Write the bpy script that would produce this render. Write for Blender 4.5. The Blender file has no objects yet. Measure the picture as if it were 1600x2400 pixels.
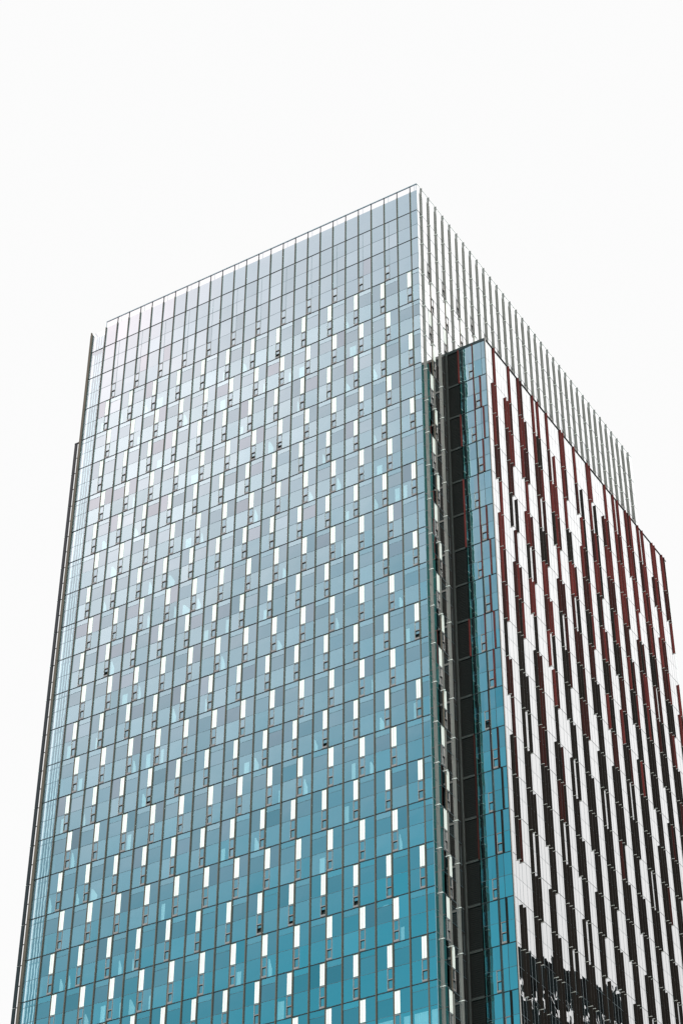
import bpy, math, random
import numpy as np
from mathutils import Matrix, Vector
R = random.Random(7)
C = bpy.context.scene.collection
scn = bpy.context.scene

# ------------------------------------------------------------------ camera
CAM = np.array([68.0047, -123.8643, 1.70])
YAW, PIT, ROL, FPX = -0.553688, 0.671400, 0.005435, 4843.5
fw = np.array([math.sin(YAW)*math.cos(PIT), math.cos(YAW)*math.cos(PIT), math.sin(PIT)])
r0 = np.array([math.cos(YAW), -math.sin(YAW), 0.0])
u0 = np.cross(r0, fw)
rt = math.cos(ROL)*r0 + math.sin(ROL)*u0
up = -math.sin(ROL)*r0 + math.cos(ROL)*u0
cam = bpy.data.cameras.new("camera"); co = bpy.data.objects.new("camera", cam); C.objects.link(co)
co.matrix_world = Matrix(((rt[0], up[0], -fw[0], CAM[0]), (rt[1], up[1], -fw[1], CAM[1]),
                          (rt[2], up[2], -fw[2], CAM[2]), (0, 0, 0, 1)))
cam.sensor_fit = 'VERTICAL'; cam.sensor_height = 36.0; cam.lens = FPX/2400*36.0
cam.clip_start = 0.5; cam.clip_end = 8000
scn.camera = co

def px(P):
    d = np.asarray(P, float) - CAM; z = d @ fw
    return 800 + FPX*(d @ rt)/z, 1200 - FPX*(d @ up)/z
def shown(verts):
    """area in the photo (pixels) of the bounding box of the given points, cut to the frame"""
    q = [px(v) for v in verts]
    x0, x1 = max(0, min(a for a, b in q)), min(1600, max(a for a, b in q))
    y0, y1 = max(0, min(b for a, b in q)), min(2400, max(b for a, b in q))
    return max(0, x1-x0)*max(0, y1-y0)

# ------------------------------------------------------------------ materials
def new_mat(name):
    m = bpy.data.materials.new(name); m.use_nodes = True
    nt = m.node_tree; nt.nodes.clear()
    out = nt.nodes.new('ShaderNodeOutputMaterial')
    return m, nt, out
def N(nt, t, **kw):
    n = nt.nodes.new(t)
    for k, v in kw.items(): setattr(n, k, v)
    return n
def paint(name, col, rough=0.5, metal=0.0, var=0.12, scale=0.7, streak=True, spec=0.5):
    m, nt, out = new_mat(name)
    b = N(nt, 'ShaderNodeBsdfPrincipled')
    b.inputs['Roughness'].default_value = rough; b.inputs['Metallic'].default_value = metal
    b.inputs['Specular IOR Level'].default_value = spec
    g = N(nt, 'ShaderNodeNewGeometry'); mp = N(nt, 'ShaderNodeMapping')
    mp.inputs['Scale'].default_value = (scale*3, scale*3, scale*(0.25 if streak else 3))
    no = N(nt, 'ShaderNodeTexNoise'); no.inputs['Scale'].default_value = 1.0; no.inputs['Detail'].default_value = 3
    nt.links.new(g.outputs['Position'], mp.inputs['Vector']); nt.links.new(mp.outputs[0], no.inputs['Vector'])
    mr = N(nt, 'ShaderNodeMapRange')
    mr.inputs['From Min'].default_value = 0.3; mr.inputs['From Max'].default_value = 0.7
    mr.inputs['To Min'].default_value = 1-var; mr.inputs['To Max'].default_value = 1+var
    nt.links.new(no.outputs['Fac'], mr.inputs['Value'])
    vm = N(nt, 'ShaderNodeVectorMath', operation='SCALE'); vm.inputs[0].default_value = col[:3]
    nt.links.new(mr.outputs[0], vm.inputs['Scale']); nt.links.new(vm.outputs[0], b.inputs['Base Color'])
    nt.links.new(b.outputs[0], out.inputs[0])
    return m
def glass(name, refl, refl0, through, tint_amt=1.0, wave=0.003, opaque=None, ior_pow=4.0, wscale=0.55):
    """coated facade glass: mirror layer that grows at grazing angles over a tinted clear (or opaque enamelled) layer"""
    m, nt, out = new_mat(name)
    g = N(nt, 'ShaderNodeNewGeometry')
    no = N(nt, 'ShaderNodeTexNoise'); no.inputs['Scale'].default_value = wscale; no.inputs['Detail'].default_value = 1.5
    nt.links.new(g.outputs['Position'], no.inputs['Vector'])
    bp = N(nt, 'ShaderNodeBump'); bp.inputs['Strength'].default_value = 1.0; bp.inputs['Distance'].default_value = wave
    nt.links.new(no.outputs['Fac'], bp.inputs['Height'])
    at = N(nt, 'ShaderNodeAttribute'); at.attribute_name = 'tint'
    lw = N(nt, 'ShaderNodeLayerWeight'); lw.inputs['Blend'].default_value = 0.5
    pw = N(nt, 'ShaderNodeMath', operation='POWER'); pw.inputs[1].default_value = ior_pow
    nt.links.new(lw.outputs['Facing'], pw.inputs[0])
    mr = N(nt, 'ShaderNodeMapRange'); mr.inputs['To Min'].default_value = refl0; mr.inputs['To Max'].default_value = 1.0
    nt.links.new(pw.outputs[0], mr.inputs['Value'])
    vm = N(nt, 'ShaderNodeVectorMath', operation='SCALE'); vm.inputs[0].default_value = refl
    nt.links.new(at.outputs['Fac'], vm.inputs['Scale'])
    mx = N(nt, 'ShaderNodeMix', data_type='RGBA'); mx.inputs[7].default_value = (1, 1, 1, 1)
    nt.links.new(vm.outputs[0], mx.inputs[6]); 
    gz = N(nt, 'ShaderNodeMapRange'); gz.inputs['From Min'].default_value = 0.42; gz.inputs['From Max'].default_value = 0.60
    nt.links.new(lw.outputs['Facing'], gz.inputs['Value']); nt.links.new(gz.outputs[0], mx.inputs[0])
    gl = N(nt, 'ShaderNodeBsdfGlossy'); gl.inputs['Roughness'].default_value = 0.0
    nt.links.new(mx.outputs[2], gl.inputs['Color']); nt.links.new(bp.outputs[0], gl.inputs['Normal'])
    if opaque is None:
        tr = N(nt, 'ShaderNodeBsdfTransparent'); tr.inputs['Color'].default_value = (*through, 1)
    else:
        tr = N(nt, 'ShaderNodeBsdfDiffuse'); tr.inputs['Color'].default_value = (*opaque, 1)
    ms = N(nt, 'ShaderNodeMixShader')
    nt.links.new(mr.outputs[0], ms.inputs[0]); nt.links.new(tr.outputs[0], ms.inputs[1]); nt.links.new(gl.outputs[0], ms.inputs[2])
    nt.links.new(ms.outputs[0], out.inputs[0])
    return m
M = {}
TEAL = (0.60, 0.94, 0.97)
M['vision'] = glass('vision_glass', TEAL, 0.40, (0.55, 0.68, 0.71))
M['visionb'] = glass('block_vision_glass', TEAL, 0.40, (0.08, 0.11, 0.12), wave=0.008)
M['spandrel'] = glass('spandrel_glass', (0.59, 0.89, 0.93), 0.38, None, opaque=(0.006, 0.014, 0.017))
M['bayglass'] = glass('bay_glass', (0.60, 0.92, 0.97), 0.27, (0.75, 0.85, 0.87))
M['coated'] = glass('coated_parapet_glass', (0.85, 0.92, 0.95), 0.36, (0.9, 0.93, 0.94), wave=0.0)
M['clear'] = glass('parapet_glass', (0.8, 0.9, 0.95), 0.07, (0.97, 0.985, 0.985), wave=0.0)
M['greyglass'] = glass('grey_spandrel_glass', (0.615, 0.855, 0.90), 0.35, None, opaque=(0.008, 0.014, 0.017))
M['ventglass'] = glass('vent_glass', (0.60, 0.90, 0.95), 0.38, None, opaque=(0.02, 0.04, 0.05))
M['white'] = paint('white_aluminium', (0.88, 0.85, 0.83), 0.45, var=0.03)
M['frame'] = paint('rose_grey_frame', (0.23, 0.20, 0.205), 0.4, var=0.08)
M['cap'] = paint('brown_grey_cap', (0.108, 0.083, 0.067), 0.5, var=0.15, spec=0.1)
M['gasket'] = paint('dark_gasket', (0.012, 0.017, 0.019), 0.5, var=0.2)
M['line'] = paint('dark_transom', (0.008, 0.014, 0.018), 0.5, var=0.2)
M['thin'] = paint('blue_grey_joint', (0.06, 0.10, 0.125), 0.4, var=0.1)
M['joint'] = paint('grey_joint', (0.11, 0.13, 0.15), 0.4, var=0.1)
M['fin'] = paint('silver_grey_fin', (0.128, 0.126, 0.124), 0.5, var=0.12)
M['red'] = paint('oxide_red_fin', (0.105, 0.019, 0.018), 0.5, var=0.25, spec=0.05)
M['red_dimmed'] = paint('dimmed_red_fin', (0.034, 0.009, 0.008), 0.5, var=0.25, spec=0.05)  # oxide red darkened, so the fading light sits in the colour
M['brown'] = paint('dark_brown_dimmed_fin', (0.011, 0.008, 0.007), 0.5, var=0.25, spec=0.05)  # real dark fins, and the lowest red fins with the dimness painted in
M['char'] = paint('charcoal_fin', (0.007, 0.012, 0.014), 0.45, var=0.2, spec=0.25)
M['black'] = paint('black_louvre_panel', (0.0055, 0.0055, 0.0055), 0.6, var=0.25, spec=0.15)
M['pframe'] = paint('dark_brown_panel_frame', (0.013, 0.012, 0.0115), 0.5, var=0.15)
M['bracket'] = paint('white_bracket', (0.80, 0.80, 0.80), 0.45, var=0.03)
M['bracketb'] = paint('grey_bracket', (0.50, 0.49, 0.48), 0.45, var=0.05)
M['spandrelb'] = glass('block_spandrel_glass', (0.59, 0.89, 0.93), 0.38, None, opaque=(0.003, 0.006, 0.007), wave=0.008)
M['core'] = paint('dark_interior', (0.010, 0.014, 0.016), 0.8, var=0.3, spec=0.1)
M['slab'] = paint('ceiling_slab', (0.025, 0.028, 0.029), 0.8, var=0.2, spec=0.1)
M['bayback'] = paint('pale_bay_lining', (0.10, 0.13, 0.145), 0.8, var=0.2, spec=0.1)
M['curtain'] = paint('white_curtain', (0.85, 0.86, 0.87), 0.9, var=0.06, spec=0.1)
M['blind'] = paint('pale_blind_strip', (0.82, 0.80, 0.85), 0.8, var=0.1)
M['coping'] = paint('black_coping', (0.010, 0.013, 0.014), 0.5, var=0.1)
M['post'] = paint('pale_corner_post', (0.36, 0.325, 0.32), 0.4, var=0.08)
M['edge'] = paint('blue_grey_edge', (0.17, 0.24, 0.29), 0.35, var=0.06)
M['roof'] = paint('roof_gravel', (0.30, 0.30, 0.29), 0.9, var=0.2, streak=False)
M['pave'] = paint('grey_paving', (0.22, 0.215, 0.21), 0.85, var=0.15, scale=0.05, streak=False)
M['office'] = paint('dark_office_wall', (0.005, 0.008, 0.009), 0.7, var=0.3, scale=0.1, spec=0.05)
M['officew'] = glass('office_glass', (0.25, 0.45, 0.48), 0.03, None, opaque=(0.007, 0.026, 0.028), wave=0.01)

# ------------------------------------------------------------------ mesh helpers
class MB:
    def __init__(s): s.v = []; s.f = []; s.m = []; s.t = []; s.slots = []
    def slot(s, mat):
        if mat not in s.slots: s.slots.append(mat)
        return s.slots.index(mat)
    def quad(s, p, mat, tint=1.0):
        n = len(s.v); s.v += [tuple(map(float, q)) for q in p]
        s.f.append(tuple(range(n, n+len(p)))); s.m.append(s.slot(mat)); s.t.append(tint)
    def box(s, a, b, mat, mats=None, tint=1.0):
        """axis box; mats = {'-y': material, ...} paints single faces"""
        x0, y0, z0 = (min(a[i], b[i]) for i in range(3)); x1, y1, z1 = (max(a[i], b[i]) for i in range(3))
        F = {'-z': [(x0,y0,z0),(x0,y1,z0),(x1,y1,z0),(x1,y0,z0)], '+z': [(x0,y0,z1),(x1,y0,z1),(x1,y1,z1),(x0,y1,z1)],
             '-y': [(x0,y0,z0),(x1,y0,z0),(x1,y0,z1),(x0,y0,z1)], '+y': [(x0,y1,z0),(x0,y1,z1),(x1,y1,z1),(x1,y1,z0)],
             '-x': [(x0,y0,z0),(x0,y0,z1),(x0,y1,z1),(x0,y1,z0)], '+x': [(x1,y0,z0),(x1,y1,z0),(x1,y1,z1),(x1,y0,z1)]}
        for k, q in F.items(): s.quad(q, (mats or {}).get(k, mat), tint)
    def add(s, o):
        n = len(s.v); s.v += o.v
        for f, m, t in zip(o.f, o.m, o.t):
            s.f.append(tuple(i+n for i in f)); s.m.append(s.slot(o.slots[m])); s.t.append(t)
    def build(s, name, parent=None, origin=None):
        o3 = Vector((0, 0, 0)); q = parent
        if parent is None: o3 = Vector(origin or (0, 0, 0))
        while q is not None: o3 = o3 + q.location; q = q.parent
        me = bpy.data.meshes.new(name)
        me.from_pydata([tuple(Vector(v)-o3) for v in s.v], [], s.f)
        for k in s.slots: me.materials.append(M[k])
        me.polygons.foreach_set('material_index', s.m)
        at = me.attributes.new('tint', 'FLOAT', 'FACE'); at.data.foreach_set('value', s.t)
        me.update()
        ob = bpy.data.objects.new(name, me); C.objects.link(ob)
        if parent is not None: ob.parent = parent
        else: ob.location = o3
        return ob
def thing(name, loc, label, cat, group=None):
    o = bpy.data.objects.new(name, None); C.objects.link(o); o.location = loc; o.empty_display_size = 2
    o['label'] = label; o['category'] = cat
    if group: o['group'] = group
    return o
def emit(kind, recs, parent, cap=100, subs=None):
    """recs: mesh builders (or (builder, {sub name: builder})); the cap largest in the photo become parts, the rest one part"""
    rr = [(r, {}) if isinstance(r, MB) else r for r in recs]
    rr = [r for r in rr if r[0].f]
    rr.sort(key=lambda r: -shown(r[0].v))
    head = [r for r in rr[:cap] if shown(r[0].v) > 0]; tail = rr[len(head):]
    for r, sub in head:
        o = r.build(kind, parent, (0, 0, 0))
        for k, b in sub.items():
            for bb in (b if isinstance(b, list) else [b]):
                bb.build(k, o, (0, 0, 0))
    if tail:
        m = MB(); sm = {}
        for r, sub in tail:
            m.add(r)
            for k, b in sub.items():
                for bb in (b if isinstance(b, list) else [b]): sm.setdefault(k, MB()).add(bb)
        o = m.build(kind, parent, (0, 0, 0))
        many = len(tail) > 1
        if many: o['kind'] = 'stuff'
        for k, b in sm.items():
            q = b.build(k, o, (0, 0, 0))
            if many: q['kind'] = 'stuff'

# a facade is a plane with along-axis s, up z and outward normal n
class Face:
    def __init__(s, kind, k): s.kind = kind; s.k = k          # kind 'L': plane y=k facing -y ; 'R': plane x=k facing +x
    def P(s, a, z, out=0.0):
        return (a, s.k-out, z) if s.kind == 'L' else (s.k+out, a, z)
    def pane(s, mb, a0, a1, z0, z1, mat, tint=1.0, tilt=0.0042, out=0.0):
        if a1 < a0: a0, a1 = a1, a0
        w, h = a1-a0, z1-z0
        ta, tz = R.gauss(0, tilt)*w/2, R.gauss(0, tilt)*h/2
        c = [(a0, z0, -ta-tz), (a1, z0, ta-tz), (a1, z1, ta+tz), (a0, z1, -ta+tz)]
        q = [s.P(a, z, out+o) for a, z, o in c]
        mb.quad(q, mat, tint)
    def bar(s, mb, a0, a1, z0, z1, o0, o1, mat, front=None):
        mb.box(s.P(a0, z0, o0), s.P(a1, z1, o1), mat,
               {('-y' if s.kind == 'L' else '+x'): front} if front else None)

# floors (top edge of every storey), measured from the photo
FL = [152.01, 148.16, 143.97, 139.77, 135.87, 131.62]
while FL[-1] > 8: FL.append(FL[-1]-3.8655)
FL.append(0.15)
NF = len(FL)
MIDF = 0.487          # the mid bar lies this share of a storey above its lower floor line
def mid(i): return FL[i+1] + MIDF*(FL[i]-FL[i+1])
TOP, OPQ = 155.78, 154.85
MOD, XL, XB = 1.5, -38.25, -39.98
LM = [XL + i*MOD for i in range(26)]          # mullion positions on the long street face
RY0, RM, RN, RW = 0.79, 1.4522, 34, 49.75
RMX = [RY0 + i*RM for i in range(RN)]

# ================================================================== the tall tower
tower = thing('glass_tower', (0, 0, 0), 'tall blue glass tower with clear parapet and silver grey fins on its right face', 'tower')
L = Face('L', 0.0); RF = Face('R', 0.0)
panes, strips, vents, curtains, bars, brks = [], [], [], [], {}, []
def gbar(i): return bars.setdefault(i, MB())

def vent(face, a0, a1, z0, z1, opened=0.0):
    """rose-grey frame with a fixed pane above and a recessed opening sash below"""
    f = MB(); t, rc = 0.045, 0.075
    zs = z0 + 0.50*(z1-z0)
    tl = t
    for (b0, b1, c0, c1) in ((a0, a0+tl, z0, z1), (a1-tl, a1, z0, z1), (a0+tl, a1-tl, z1-0.05, z1),
                             (a0+tl, a1-tl, zs-0.03, zs+0.04), (a0+tl, a1-tl, z0, z0+0.16)):
        face.bar(f, b0, b1, c0, c1, -0.20, 0.035, 'frame')
    # dark reveals of the sash
    face.bar(f, a0+tl, a0+tl+0.012, z0+0.16, zs-0.03, -0.19, 0.005, 'gasket')
    face.bar(f, a0+tl+0.012, a1-tl, zs-0.045, zs-0.031, -0.19, 0.005, 'gasket')
    face.bar(f, a1-tl-0.012, a1-tl, z0+0.16, zs-0.045, -0.19, 0.005, 'gasket')
    p1, p2 = MB(), MB()
    face.pane(p1, a0+tl, a1-tl, zs+0.04, z1-0.05, 'ventglass', R.uniform(.9, 1.05), out=-0.01)
    za = z0+0.16; zb = zs-0.045
    face.bar(p2, a0+tl+0.012, a1-tl-0.012, za, zb, -0.21, -0.20, 'gasket')
    if opened > 0: za2 = za + opened*(zb-za)
    else: za2 = za
    face.pane(p2, a0+tl+0.014, a1-tl-0.014, za2, zb, 'ventglass', R.uniform(.88, 1.0), out=-0.055)
    return (f, {'vent_pane': [p1, p2]})

def curtain(face, a0, a1, z0, z1, wedge):
    m = MB(); n = 14; out = -0.16
    xs = [a0 + (a1-a0)*j/n for j in range(n+1)]
    for j in range(n):
        o0, o1 = out - 0.03*(j % 2), out - 0.03*((j+1) % 2)
        h0 = z1 if not wedge else z0 + (z1-z0)*(1-0.8*max(0, j/n-0.25))
        h1 = z1 if not wedge else z0 + (z1-z0)*(1-0.8*max(0, (j+1)/n-0.25))
        m.quad([face.P(xs[j], z0, o0), face.P(xs[j+1], z0, o1), face.P(xs[j+1], h1, o1), face.P(xs[j], h0, o0)], 'curtain')
    return m

def sp(p=.14): return 'greyglass' if R.random() < p else 'spandrel'
def tone(base, sd=0.05): return max(0.6, base + R.gauss(0, sd))
OPEN = {(15, 2): .55, (15, 5): .55, (13, 5): .5, (3, 10): .6, (7, 14): .4, (19, 14): .5, (25, 12): .6, (21, 18): .6, (19, 18): .65, (17, 18): .4, (15, 18): .65}

def storey(face, i, mull, a_lo, a_hi, first_strip, away, edge_hi):
    """one storey of the tower: bays between mullions; odd mullions carry white panels and vents, left/right by storey.
    away = direction (+1/-1) along the face that points away from the shared corner"""
    zt, zb, zm = FL[i], FL[i+1], mid(i)
    far = (i % 2 == 0)            # strip on the side away from the corner on even storeys
    edges = [a_lo] + list(mull) + [a_hi]
    used = {}
    for k, a in enumerate(mull):
        if first_strip(k):
            used[k] = away if far else -away
    for b in range(len(edges)-1):
        a0, a1 = edges[b], edges[b+1]
        lo, hi = a0, a1
        if a1 - a0 < 0.35: continue
        kl, kr = b-1, b           # mullion index at each side of the bay
        side = None
        if kl in used and used[kl] > 0 and a1-a0 > 1.2: side = ('lo', kl)
        if kr in used and used[kr] < 0 and a1-a0 > 1.2: side = ('hi', kr)
        W = 0.49
        m = MB()
        if side and i >= 1:
            if side[0] == 'lo': s0, s1, g0, g1 = a0+0.05, a0+0.05+W, a0+0.05+W, a1
            else: s0, s1, g0, g1 = a1-0.05-W, a1-0.05, a0, a1-0.05-W
            if i >= 2:
                st = MB(); face.bar(st, s0+0.02, s1-0.003, zm+0.06, zt-0.10, -0.04, 0.015, 'white')
                jx = s0 + 0.4*(s1-s0); face.bar(st, jx-0.012, jx+0.012, zm+0.07, zt-0.11, 0.015, 0.019, 'frame')
                face.bar(gbar(i), s0, s1, zt-0.10, zt-0.03, -0.02, 0.05, 'line')
                strips.append(st)
            else:
                p = MB(); face.pane(p, s0, s1, zm, zt, 'spandrel', tone(.95)); panes.append(p)
            vents.append(vent(face, s0, s1-0.0, zb+0.05, zm-0.03, OPEN.get((side[1], i), 0) if face.kind == 'L' else 0))
            ge = s1 if side[0] == 'lo' else s0
            face.bar(gbar(i), ge-0.012, ge+0.012, zb+0.03, zt-0.03, -0.02, 0.012, 'thin')
            p = MB(); face.pane(p, g0, g1, zm, zt, sp(.22), tone(.93, .07)); panes.append(p)
            p = MB(); face.pane(p, g0, g1, zb, zm, 'vision' if i > 1 else 'spandrel', tone(1.0, .05)); panes.append(p)
            face.bar(gbar(i), g0, g1, zm-0.014, zm+0.014, -0.02, 0.010, 'thin')
            face.bar(gbar(i), s0, s1, zm-0.03, zm+0.05, -0.02, 0.012, 'thin')
            if face.kind == 'L' and i >= 2 and R.random() < .30:
                w = R.uniform(.2, .5); c0 = g0+0.05 if R.random() < .6 else g1-w-0.1
                curtains.append(curtain(face, c0, c0+w, zb+0.08, zb+R.uniform(1.2, 1.75), R.random() < .7))
        else:
            upper = i < 1 or (i == 1 and not side)
            if i < 2 and kl >= 0 and first_strip(kl) and away < 0 and a1-a0 > 1.2:
                gx = a0 + 0.5
                face.bar(gbar(i), gx-0.012, gx+0.012, zb+.03, zt-.03, -0.02, 0.012, 'thin')
            if i >= 2 or upper is False:
                zn = zt - 0.58
                p = MB(); face.pane(p, a0, a1, zn, zt, 'vision', tone(1.03)); panes.append(p)
                p = MB(); face.pane(p, a0, a1, zm, zn, sp(), tone(.94, .06)); panes.append(p)
                face.bar(gbar(i), a0, a1, zn-0.012, zn+0.012, -0.02, 0.010, 'thin')
            else:
                p = MB(); face.pane(p, a0, a1, zm, zt, 'spandrel', tone(.98, .03)); panes.append(p)
            p = MB(); face.pane(p, a0, a1, zb, zm, 'vision' if i > 1 else 'spandrel', tone(1.0)); panes.append(p)
            face.bar(gbar(i), a0, a1, zm-0.014, zm+0.014, -0.02, 0.010, 'thin')
            if face.kind == 'L' and i >= 2 and R.random() < .16:
                w = R.uniform(.3, .8); c0 = a0 + R.uniform(.05, max(.06, a1-a0-w-.1))
                curtains.append(curtain(face, c0, min(a1-.05, c0+w), zb+0.08, zb+R.uniform(1.2, 1.75), R.random() < .5))
            if face.kind == 'L' and i >= 2 and R.random() < .07:
                c0 = a0 + R.uniform(.2, max(.21, a1-a0-.7))
                curtains.append(curtain(face, c0, min(a1-.05, c0+.45), zt-0.55, zt-0.05, False))
    return used

for (a0, a1, zt_, zb_) in ((-5.2, -3.9, mid(21), FL[22]), (-3.0, -2.35, mid(21), FL[22]), (-2.1, -.95, mid(21), FL[22]), (-.65, -.1, mid(21), FL[22]),
                       (-9.6, -8.4, mid(21), FL[22]), (-14.1, -13.6, mid(20), FL[21])):
    curtains.append(curtain(L, a0, a1, zb_+.06, zt_-.25, False))
usedL, usedR = [], []
for i in range(NF-1):
    usedL.append(storey(L, i, LM, XL, 0.0-0.04, lambda k: k % 2 == 1, -1, 0))
    usedR.append(storey(RF, i, RMX, 0.04, RW, lambda k: k % 2 == 1, +1, 0))
# crown strip between the first floor line and the clear parapet
for a0, a1 in zip(LM, LM[1:]+[-0.04]):
    p = MB(); L.pane(p, a0, a1, FL[0], OPQ, 'spandrel', tone(.99, .03)); panes.append(p)
for a0, a1 in zip([0.04]+RMX, RMX+[RW]):
    p = MB(); RF.pane(p, a0, a1, FL[0], OPQ, 'spandrel', tone(1, .03)); panes.append(p)
emit('glass_pane', panes, tower)
emit('white_panel', strips, tower)
emit('vent_window', vents, tower)
emit('curtain', curtains, tower)
# clear parapet
for a0, a1 in zip(LM, LM[1:]+[-0.04]):
    p = MB(); L.pane(p, a0+.02, a1-.02, OPQ, TOP-.05, 'clear', tilt=0); p.build('parapet_glass', tower, (0, 0, 0))
for a0, a1 in zip([0.04]+RMX, RMX+[RW]):
    p = MB(); RF.pane(p, a0+.02, a1-.02, OPQ, TOP-.05, 'coated', tilt=0); p.build('parapet_glass', tower, (0, 0, 0))
rail = MB()
L.bar(rail, XL-.05, 0.02, TOP-.10, TOP, -.08, .03, 'edge')
RF.bar(rail, 0.02, RW, TOP-.05, TOP, -.08, .03, 'bracket')
for k in range(1, 26, 2): L.bar(rail, LM[k]+.49, LM[k]+.515, OPQ, TOP-.12, -.02, .012, 'edge')
rail.build('parapet_rail', tower, (0, 0, 0))
# bars and floor lines
for i, b in sorted(bars.items()): b.build('glazing_bar', tower, (0, 0, 0))
for i in range(NF):
    t = MB(); th = 0.062
    L.bar(t, XB, -0.03, FL[i]-th/2-.01, FL[i]+th/2, -.05, .03, 'line')
    RF.bar(t, 0.03, RW, FL[i]-.03, FL[i]+.012, -.05, .014, 'joint')
    t.build('transom', tower, (0, 0, 0))
# mullions on the street face: brown cap in front of a dark body; at white-panel mullions the fin skips alternate storeys
for k, a in enumerate(LM):
    m = MB()
    strip = k % 2 == 1
    if k == 0:
        L.bar(m, a-.05, a+.05, 0, OPQ, -.06, .10, 'gasket', 'cap'); L.bar(m, a-.03, a+.03, OPQ, TOP-.07, -.03, .03, 'edge')
    else:
        L.bar(m, a-.03, a+.03, OPQ, TOP-.07, -.05, .06, 'line')
        if not strip:
            L.bar(m, a-.048, a+.048, 0, OPQ, -.06, .095, 'gasket', 'cap')
        else:
            L.bar(m, a-.048, a+.048, FL[0], OPQ, -.06, .095, 'gasket', 'cap')
            for i in range(NF-1):
                zt, zb = FL[i], FL[i+1]
                if usedL[i][k] < 0: L.bar(m, a-.048, a+.048, zb, zt, -.06, .095, 'gasket', 'cap')
                elif i < 2:
                    L.bar(m, a-.048, a+.048, mid(i) if i == 1 else zb, zt, -.06, .095, 'gasket', 'cap')
                    if i == 1: L.bar(m, a-.045, a+.045, zb, mid(i), -.06, .045, 'cap')
                else: L.bar(m, a-.045, a+.045, zb, zt, -.06, .045, 'cap')
    m.build('mullion', tower, (0, 0, 0))
# silver fins on the right face
for k, a in enumerate(RMX):
    m = MB(); strip = k % 2 == 1
    D, T = 0.165, 0.055
    for i in range(-1, NF-1):
        zt = TOP-.03 if i < 0 else FL[i]-.28
        zb = FL[0]-.28 if i < 0 else FL[i+1]-.28
        on = (not strip) or i < 2 or (usedR[i][k] < 0)
        if on:
            m2 = m
            RF.bar(m, a-T/2, a+T/2, zb+.025, zt-.025, .0, D*.55, 'fin')
            RF.bar(m, a-T/2+.01, a+T/2-.01, zb+.025, zt-.025, D*.55, D, 'fin')
            b = MB(); RF.bar(b, a-.05, a+.05, zb-.03, zb+.025, 0.0, D+.05, 'bracket'); brks.append(b)
        else:
            RF.bar(m, a-.04, a+.04, zb, zt, -.05, .05, 'cap')
    RF.bar(m, a-.02, a+.02, 0, TOP-.1, -.06, -.001, 'joint')
    m.build('fin', tower, (0, 0, 0))
emit('bracket', brks, tower)
# corner where the two glass faces meet
m = MB(); m.box((-.04, 0.0, 0), (0.0, .04, TOP-.07), 'edge'); m.build('corner_post', tower, (0, 0, 0))
m = MB(); m.box((-.2, RW, 0), (0.0, RW+.12, TOP-.1), 'bracket'); m.build('corner_post', tower, (0, 0, 0))
# double-skin bay at the left end
bay = []
for i in range(-1, NF-1):
    zt = OPQ-.25 if i < 0 else FL[i]; zb = FL[0] if i < 0 else FL[i+1]
    p = MB(); L.pane(p, XB, XL-.05, zb, zt, 'bayglass', tone(1.0, .05), tilt=.004); bay.append(p)
for b in bay: b.build('bay_pane', tower, (0, 0, 0))
m = MB()
for i in range(NF-1):
    L.bar(m, XB, XL-.05, mid(i)-.012, mid(i)+.012, -.02, .01, 'thin')
    if i % 2 == 1 and i > 2: L.bar(m, XB, XL-.05, FL[i]-.58-.01, FL[i]-.58+.01, -.02, .01, 'thin')
m.build('bay_bar', tower, (0, 0, 0))
m = MB(); m.box((XB, .55, 0), (XL-.05, .6, OPQ-.3), 'bayback'); m.build('bay_lining', tower, (0, 0, 0))
for j in range(5):
    m = MB(); a = XB + .22 + j*.30; w0 = .055
    z = 0.3; pts = []
    while z < OPQ-.3:
        pts.append((z, R.gauss(0, .008 + .006*j), w0*R.uniform(.8, 1.2))); z += .33
    for (z0, d0, w), (z1, d1, ww) in zip(pts, pts[1:]):
        m.quad([L.P(a+d0-w, z0, -.3), L.P(a+d0+w, z0, -.3), L.P(a+d1+ww, z1, -.3), L.P(a+d1-ww, z1, -.3)], 'blind')
    m.build('blind_strip', tower, (0, 0, 0))
m = MB()
z0s = [OPQ-.3] + FL
for zt, zb in zip(z0s, z0s[1:]):
    L.bar(m, XB-.285, XB+.02, zb+.03, zt, -.3, .13, 'gasket', 'cap')
L.bar(m, XB-.285, XB-.20, OPQ-.3, OPQ+.15, -.1, .1, 'cap')
m.build('end_post', tower, (0, 0, 0))
m = MB(); m.box((XB+.12, .2, OPQ-.2), (XB+.20, .9, OPQ+.05), 'gasket'); m.build('roof_bracket', tower, (0, 0, 0))
# stand-off screen on the hidden left flank
tops = [139.6] + [z-.3 for z in FL if z < 137]
sb = []
for zt, zb in zip(tops, tops[1:]):
    m = MB(); m.box((XB-.92, .0, zb+.03), (XB-.57, .08, zt-.03), 'char')
    m.build('side_screen', tower, (0, 0, 0))
    b = MB(); b.box((XB-.99, -.02, zb-.04), (XB-.88, .1, zb+.02), 'bracket'); b.box((XB-.57, .02, zb-.03), (XB-.285, .08, zb+.03), 'char')
    b.box((XB-.57, .02, (zb+zt)/2), (XB-.285, .08, (zb+zt)/2+.06), 'char'); sb.append(b)
m = MB(); m.box((XB-.92, -.02, tops[0]-.03), (XB-.285, .1, tops[0]+.12), 'char'); m.build('side_screen_cap', tower, (0, 0, 0))
for b in sb: b.build('screen_bracket', tower, (0, 0, 0))
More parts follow.
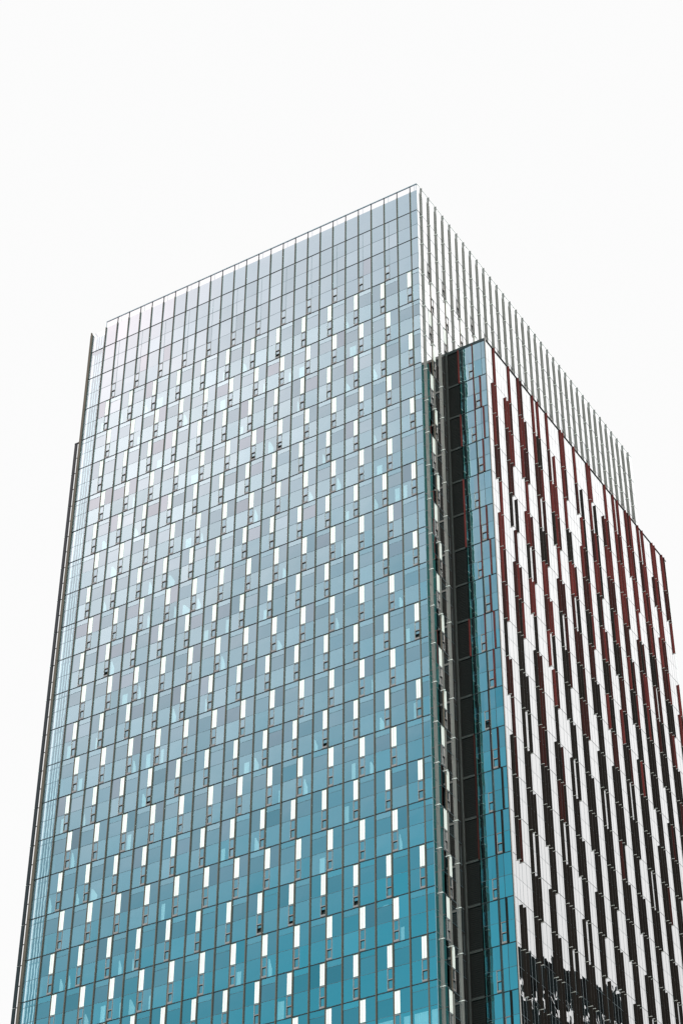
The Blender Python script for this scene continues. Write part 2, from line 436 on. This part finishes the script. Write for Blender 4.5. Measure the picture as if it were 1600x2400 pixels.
# inside: dark core, slabs, roof
m = MB(); m.box((XB+.05, 1.6, 0), (-1.6, RW-.2, 151.9), 'core')
m.box((XB-.1, .62, 0), (XB+.05, RW, 152.0), 'core'); m.box((XB-.3, RW-.2, 0), (0-.2, RW, 152.0), 'core')
m.build('core', tower, (0, 0, 0))
m = MB()
for i in range(NF-1): m.box((XL, .12, FL[i]-.35), (-.12, RW-.3, FL[i]-.06), 'slab')
m.build('floor_slab', tower, (0, 0, 0))
m = MB(); m.box((XB, .1, 151.95), (-.1, RW-.1, 152.15), 'roof')
m.box((-.25, .2, 152.15), (-.12, RW-.2, 154.8), 'edge'); m.box((XL, .12, 152.15), (-.25, .25, 154.8), 'edge')
m.build('roof', tower, (0, 0, 0))

# ================================================================== the lower finned block
BX, BY, BE, BT = 4.40, 4.50, 45.1, 136.12
block = thing('finned_block', (BX, BY, 0), 'lower glass block with staggered dark red vertical fins and black side panels', 'building')
BL = Face('L', BY); BR = Face('R', BX)
BF = [z for z in FL if z < 136]               # first entry is its roof line
nb = len(BF)
def bmid(j): return BF[j+1] + MIDF*(BF[j]-BF[j+1])
panes, vents, fins, brks = [], [], [], []
SL = [5.10, 5.63, 6.16]
# fin pattern: one line per bay, one word per storey from the roof down; a, b, c are the three slots, capitals are dark fins
COLS = [q.split() for q in """c bc bc bc c bc bc bc b bc c bc bc bc - bc BC C
c abc abc ab AC b abc abc AB ABC Ac AB ABC Ac ABC AB AC ABC
ab abc abc b abc Ac ab B abc abc abc ABC ABC BC AB ABC BC AB
ac aBC abc ac ABc ab abc aC bc B abc abc AC ABC ABC AC ABC BC
a ac abc Abc b abc Ac ABc AB BC Ac AB ABc BC AC ABC AB ABC
ab ab a AB abc aC abc ABc abc AB AbC ABC BC ABC AB AC ABC BC
a aC bC abC abc ABc ab Abc BC ABc AC ABC ABC AB ABC BC AC ABC
ab aC abC abC Ab abc ABc aBC bc ABC ABc ab ABC AbC BC ABC AB AC
c abc abc abc Abc ABc bc aBC ABc AC ABC AB ABC BC ABC AC ABC AB
ac abc abc abc ab aBc ABc BC abC ABC Abc AC ABC AB ABC BC ABC AC
abc abc bc b aBc abc AbC ABC aBC BC ABC ABc AB ABC AC ABC BC AB
ac abc abc abc ABc ac aBC ABC BC abC ABC AB ABc ABC BC AB AC ABC
bc abc bc abc abc ABC ab ABC Abc AC BC ABC ABC AB ABC AC ABC BC
ab ab b c bc ab ABc bC ABC AB ABC BC ABC AC AB ABC BC ABC""".split("\n")]
ROWS = [[COLS[g][j] for g in range(14)] for j in range(18)]
for j in range(nb-1):
    zt, zb, zm = BF[j], BF[j+1], bmid(j)
    if j < len(ROWS): pat = ROWS[j]
    else:
        pat = [R.choice(['BC', 'ABC', 'AC', 'AB', 'ABc', 'AbC', 'BC', 'ABC']) for _ in range(14)]
    for g in range(14):
        for ch in pat[g].replace('-', ''):
            y = SL['abc'.index(ch.lower())] + 3.0*g
            if y > BE-.3: continue
            depth = j/13.0  # lower fins get darker colours: the fading light is put into the paint
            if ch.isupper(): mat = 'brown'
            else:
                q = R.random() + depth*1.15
                mat = 'red' if q < .85 else ('red_dimmed' if q < 1.45 else 'brown')
            T, D = .06, .16
            t0 = BT+.02 if j == 0 else zt-.28
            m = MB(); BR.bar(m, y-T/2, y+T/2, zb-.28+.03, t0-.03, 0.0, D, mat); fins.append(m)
            b = MB(); BR.bar(b, y-.045, y+.045, zb-.28-.015, zb-.28+.02, 0.0, D+.04, 'bracketb'); brks.append(b)
    # glass of the long right face: joints at the fin slots and two between
    ed = [BY+.02]
    for g in range(15):
        for s_ in (5.10, 5.63, 6.16, 6.9, 7.5):
            y = s_ + 3.0*g
            if ed[-1]+.2 < y < BE-.1: ed.append(y)
    ed.append(BE)
    for a0, a1 in zip(ed, ed[1:]):
        p = MB(); BR.pane(p, a0, a1, zm, zt, 'spandrelb', tone(1.0, .04), tilt=.0009); panes.append(p)
        p = MB(); BR.pane(p, a0, a1, zb, zm, 'visionb', tone(1.0, .04), tilt=.0009); panes.append(p)
    bb = MB()
    for a in ed[1:-1]: BR.bar(bb, a-.016, a+.016, zb+.02, zt-.02, -.03, .004, 'joint')
    BR.bar(bb, BY+.02, BE, zm-.011, zm+.011, -.03, .005, 'joint')
    # narrow left face: black panels, glass with a red-finned mullion, a vent per storey
    MX = 3.07
    lv = j % 2 == 0
    if lv: v0, v1 = MX-.48, MX-.05; cuts = [1.66, v0, MX-.05]; cut2 = 3.97 if j % 3 == 0 else 3.66
    else:  v0, v1 = MX+.10, MX+.58; cut2 = None
    BL.bar(bb, 1.62, BX-.03, zm-.014, zm+.014, -.03, .01, 'thin')
    if lv:
        for (a0, a1) in ((1.64, v0), (MX+.05, cut2), (cut2, BX-.02)):
            for (c0, c1, mt) in ((zb, zm, 'visionb'), (zm, zt, 'spandrelb')):
                p = MB(); BL.pane(p, a0, a1, c0, c1, mt, tone(1.0, .04)); panes.append(p)
        p = MB(); BL.pane(p, v0, v1+.05, zm, zt, 'spandrelb', tone(.98)); panes.append(p)
        BL.bar(bb, cut2-.015, cut2+.015, zb+.03, zt-.03, -.03, .015, 'line')
    else:
        for (a0, a1) in ((1.64, MX-.05), (v1, BX-.02)):
            for (c0, c1, mt) in ((zb, zm, 'visionb'), (zm, zt, 'spandrelb')):
                p = MB(); BL.pane(p, a0, a1, c0, c1, mt, tone(1.0, .04)); panes.append(p)
        p = MB(); BL.pane(p, v0-.06, v1, zm, zt, 'spandrelb', tone(.98)); panes.append(p)
        BL.bar(bb, v1-.012, v1+.012, zb+.03, zt-.03, -.03, .012, 'thin')
    vents.append(vent(BL, v0, v1, zb+.06, zm-.03, .9 if j == 10 else 0))
    bb.build('glazing_bar', block, (0, 0, 0))
    # red side fins on the narrow face
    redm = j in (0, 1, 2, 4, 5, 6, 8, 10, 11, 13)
    m = MB(); low = j > 9  # low fins take the darkened red, dimness painted in
    BL.bar(m, MX-.05, MX+.05, zb, zt, -.05, .12, 'gasket', ('red_dimmed' if low else 'red') if redm else 'line')
    m.build('mullion', block, (0, 0, 0))
    if j in (0, 2, 4, 5, 8, 11, 12, 13):
        m = MB(); BL.bar(m, 1.50, 1.60, zb+.02, zt-.02, -.05, .10, 'red_dimmed' if low else 'red'); fins.append(m)
    if not lv or j in (2, 6, 8, 12):
        x = 3.72 if not lv else 3.93
        m = MB(); BL.bar(m, x-.045, x+.045, zb+.03, zt-.03, 0, .13, 'brown' if j > 11 else ('red_dimmed' if low else 'red')); fins.append(m)
    m = MB()
    nl = 10
    BL.bar(m, .36, 1.50, zb+.14, zt-.04, -.12, -.08, 'black')
    for q in range(22):
        z = zb+.18+(zt-zb-.26)*q/21; BL.bar(m, .36, 1.50, z-.02, z+.02, -.08, -.055, 'black')
    m.build('louvre_panel', block, (0, 0, 0))
m = MB()
BL.bar(m, .20, .36, 0, BT-.25, -.12, .03, 'pframe'); BL.bar(m, 0.02, .20, 0, BT-.25, -.12, -.02, 'black')
for z in BF: BL.bar(m, .36, 1.50, z-.06, z+.13, -.12, .0, 'pframe')
m.build('panel_frame', block, (0, 0, 0))
emit('glass_pane', panes, block)
emit('vent_window', vents, block)
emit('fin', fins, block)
emit('bracket', brks, block)
for z in BF:
    m = MB(); BL.bar(m, 1.60, BX-.03, z-.04, z+.025, -.05, .03, 'line')
    BR.bar(m, BY+.12, BE, z-.025, z+.014, -.05, .008, 'line'); m.build('transom', block, (0, 0, 0))
m = MB(); m.box((BX-.045, BY-.05, 0), (BX+.012, BY-.001, BT-.02), 'gasket'); m.box((BX-.0, BY, 0), (BX+.02, BY+.16, BT-.02), 'post')
m.build('corner_post', block, (0, 0, 0))
m = MB(); m.box((BX-.1, BE, 0), (BX, BE+.1, BT-.05), 'bracket'); m.build('corner_post', block, (0, 0, 0))
m = MB(); m.box((0.02, BY-.02, BT-.26), (BX-.02, BY+.1, BT-.001), 'coping')
m.box((BX-.2, BY+.1, BT-.05), (BX+.03, BE+.3, BT+.03), 'coping'); m.box((0.02, BY-.03, BT), (BX+.0, BY+.1, BT+.03), 'coping')
m.build('coping', block, (0, 0, 0))
m = MB(); m.box((.02, BY+1.0, 0), (BX-1.0, BE-.1, BT-.3), 'core'); m.box((.02, BE-.1, 0), (BX-.1, BE, BT-.3), 'core')
for z in BF: m.box((.05, BY+.13, z-.36), (BX-.06, BE-.2, z-.06), 'slab')
m.build('core', block, (0, 0, 0))
m = MB(); m.box((.02, BY+.1, BT-.3), (BX-.2, BE, BT-.06), 'roof'); m.build('roof', block, (0, 0, 0))

# ================================================================== office tower across the street (mirrored in the right face)
off = thing('office_building', (80, 140, 0), 'dark office building with open roof frame mirrored in the finned glass face', 'building')
OX0, OX1, OY0, OY1, OZ = 64.5, 96.0, 108.0, 164.0, 132.0
m = MB(); m.box((OX0, OY0, 0), (OX1, OY1, OZ), 'office'); m.build('wall', off, (0, 0, 0))
wins = []
for k in range(12):
    z = OZ-3-4.0*k
    for q in range(13):
        y = OY0+2+4.2*q
        w = MB(); w.box((OX0-.25, y, z-2.4), (OX0-.02, y+2.9, z), 'officew'); wins.append(w)
emit('window', wins, off)
m = MB()
NB = 14
for q in range(NB):          # crown of open frames stepping up towards the far end
    ya, yb = OY0+(OY1-OY0)*q/NB, OY0+(OY1-OY0)*(q+1)/NB
    h = 9.0 + 6.0*max(0, q-5)/(NB-6)
    m.box((OX0, ya, OZ+h-4.2), (OX0+.5, yb, OZ+h), 'office')
    m.box((OX0+.05, ya, OZ+h-8.2), (OX0+.3, ya+R.uniform(.7, 1.5), OZ+h-4.2), 'office'); m.box((OX0+.1, ya, OZ), (OX0+.9, yb, OZ+h-8.2), 'office')
    for e in range(5):
        y = R.uniform(ya, yb-1.0); m.box((OX0+.1, y, OZ+h), (OX0+.8, y+R.uniform(.3, 1.0), OZ+h+R.uniform(.3, 1.5)), 'office')
        z = OZ+h-8.2+R.uniform(0, 3); y = R.uniform(ya, yb-1.2)
        m.box((OX0+.12, y, z), (OX0+.27, y+R.uniform(.5, 1.3), z+R.uniform(.6, 1.8)), 'office')
m.build('roof_frame', off, (0, 0, 0))

# ================================================================== ground
g = MB(); g.quad([(-3000, -3000, 0), (3000, -3000, 0), (3000, 3000, 0), (-3000, 3000, 0)], 'pave')
go = g.build('ground'); go['kind'] = 'structure'

# ================================================================== light and sky
SUN = Vector((.50, -.60, .62)).normalized()
el = math.asin(SUN.z); az = math.atan2(SUN.x, SUN.y)
sd = bpy.data.lights.new('sun', 'SUN'); sd.energy = 2.6; sd.angle = math.radians(.53); sd.color = (1.0, .93, .85)
so = bpy.data.objects.new('sun', sd); C.objects.link(so); so.rotation_euler = SUN.to_track_quat('Z', 'Y').to_euler()
w = bpy.data.worlds.new('World'); scn.world = w; w.use_nodes = True
nt = w.node_tree; nt.nodes.clear()
out = N(nt, 'ShaderNodeOutputWorld')
sky = N(nt, 'ShaderNodeTexSky'); sky.sky_type = 'NISHITA'; sky.sun_disc = False
sky.sun_elevation = el; sky.sun_rotation = az; sky.dust_density = 0.6; sky.ozone_density = 1.5; sky.altitude = 50
b1 = N(nt, 'ShaderNodeBackground'); b1.inputs['Strength'].default_value = 0.15
skm = N(nt, 'ShaderNodeVectorMath', operation='MULTIPLY'); skm.inputs[1].default_value = (.53, 1.33, 1.04)
nt.links.new(sky.outputs[0], skm.inputs[0]); tc = N(nt, 'ShaderNodeTexCoord')
def lobe(d, lo, hi, smooth=True):
    dv = Vector(d).normalized()
    dt = N(nt, 'ShaderNodeVectorMath', operation='DOT_PRODUCT'); dt.inputs[1].default_value = dv
    nt.links.new(tc.outputs['Generated'], dt.inputs[0])
    mr = N(nt, 'ShaderNodeMapRange', interpolation_type='SMOOTHSTEP' if smooth else 'LINEAR')
    mr.inputs['From Min'].default_value = lo; mr.inputs['From Max'].default_value = hi
    nt.links.new(dt.outputs['Value'], mr.inputs['Value'])
    return mr.outputs[0]
# dark patch added to the unseen near-right sky, to dim mirrored glass
dl = lobe((.6, -.62, .48), .68, .92)
dm = N(nt, 'ShaderNodeMapRange'); dm.inputs['To Min'].default_value = 1.0; dm.inputs['To Max'].default_value = .22
nt.links.new(dl, dm.inputs['Value'])
dk = N(nt, 'ShaderNodeVectorMath', operation='SCALE'); nt.links.new(skm.outputs[0], dk.inputs[0]); nt.links.new(dm.outputs[0], dk.inputs['Scale'])
nt.links.new(dk.outputs[0], b1.inputs['Color'])
# bright white cloud sheet over the far half of the sky, thinning towards the horizon
b2 = N(nt, 'ShaderNodeBackground'); b2.inputs['Color'].default_value = (1, 1, 1, 1)
f2 = lobe((-.1, .9, .25), -.05, .45)
z2 = lobe((0, 0, 1), .30, .78, False)
z2m = N(nt, 'ShaderNodeMapRange'); z2m.inputs['To Min'].default_value = .80; z2m.inputs['To Max'].default_value = 1.55
nt.links.new(z2, z2m.inputs['Value'])
rl = lobe((.36, .77, .52), .80, .95)          # bright patch added to unseen sky, whitens the right face's reflections
rm = N(nt, 'ShaderNodeMix', data_type='FLOAT'); rm.inputs[2].default_value = .640
nt.links.new(rl, rm.inputs[0]); nt.links.new(z2m.outputs[0], rm.inputs[3]); nt.links.new(rm.outputs[0], b2.inputs['Strength'])
# pinkish glow added to the unseen near-left sky, lightening the street face's reflection
b3 = N(nt, 'ShaderNodeBackground'); b3.inputs['Color'].default_value = (.845, .575, .585, 1); b3.inputs['Strength'].default_value = 2.88
f3l = lobe((-.551, -.428, .7165), .894, .992, False)
cn = N(nt, 'ShaderNodeTexNoise'); cn.inputs['Scale'].default_value = 5.0; cn.inputs['Detail'].default_value = 5; cn.inputs['Roughness'].default_value = .6
cm = N(nt, 'ShaderNodeMapping'); cm.inputs['Scale'].default_value = (1, 1, 2.2)
nt.links.new(tc.outputs['Generated'], cm.inputs['Vector']); nt.links.new(cm.outputs[0], cn.inputs['Vector'])
c1 = N(nt, 'ShaderNodeMath', operation='SUBTRACT'); c1.inputs[1].default_value = .5; nt.links.new(cn.outputs['Fac'], c1.inputs[0])
c2 = N(nt, 'ShaderNodeMath', operation='MULTIPLY_ADD'); c2.inputs[1].default_value = .34; c2.use_clamp = True
nt.links.new(c1.outputs[0], c2.inputs[0]); nt.links.new(f3l, c2.inputs[2])
c3 = N(nt, 'ShaderNodeMath', operation='POWER'); c3.inputs[1].default_value = 2.0; nt.links.new(c2.outputs[0], c3.inputs[0])
f3 = c3.outputs[0]
m3 = N(nt, 'ShaderNodeMixShader'); m2 = N(nt, 'ShaderNodeMixShader')
nt.links.new(f3, m3.inputs[0]); nt.links.new(b1.outputs[0], m3.inputs[1]); nt.links.new(b3.outputs[0], m3.inputs[2])
nt.links.new(f2, m2.inputs[0]); nt.links.new(m3.outputs[0], m2.inputs[1]); nt.links.new(b2.outputs[0], m2.inputs[2])
nt.links.new(m2.outputs[0], out.inputs[0])
w.cycles.sampling_method = 'MANUAL'; w.cycles.sample_map_resolution = 512

vs = scn.view_settings
vs.view_transform = 'Standard'; vs.look = 'None'; vs.gamma = 1.0; vs.exposure = 0.6
scn.cycles.max_bounces = 10; scn.cycles.transparent_max_bounces = 10; scn.cycles.glossy_bounces = 6
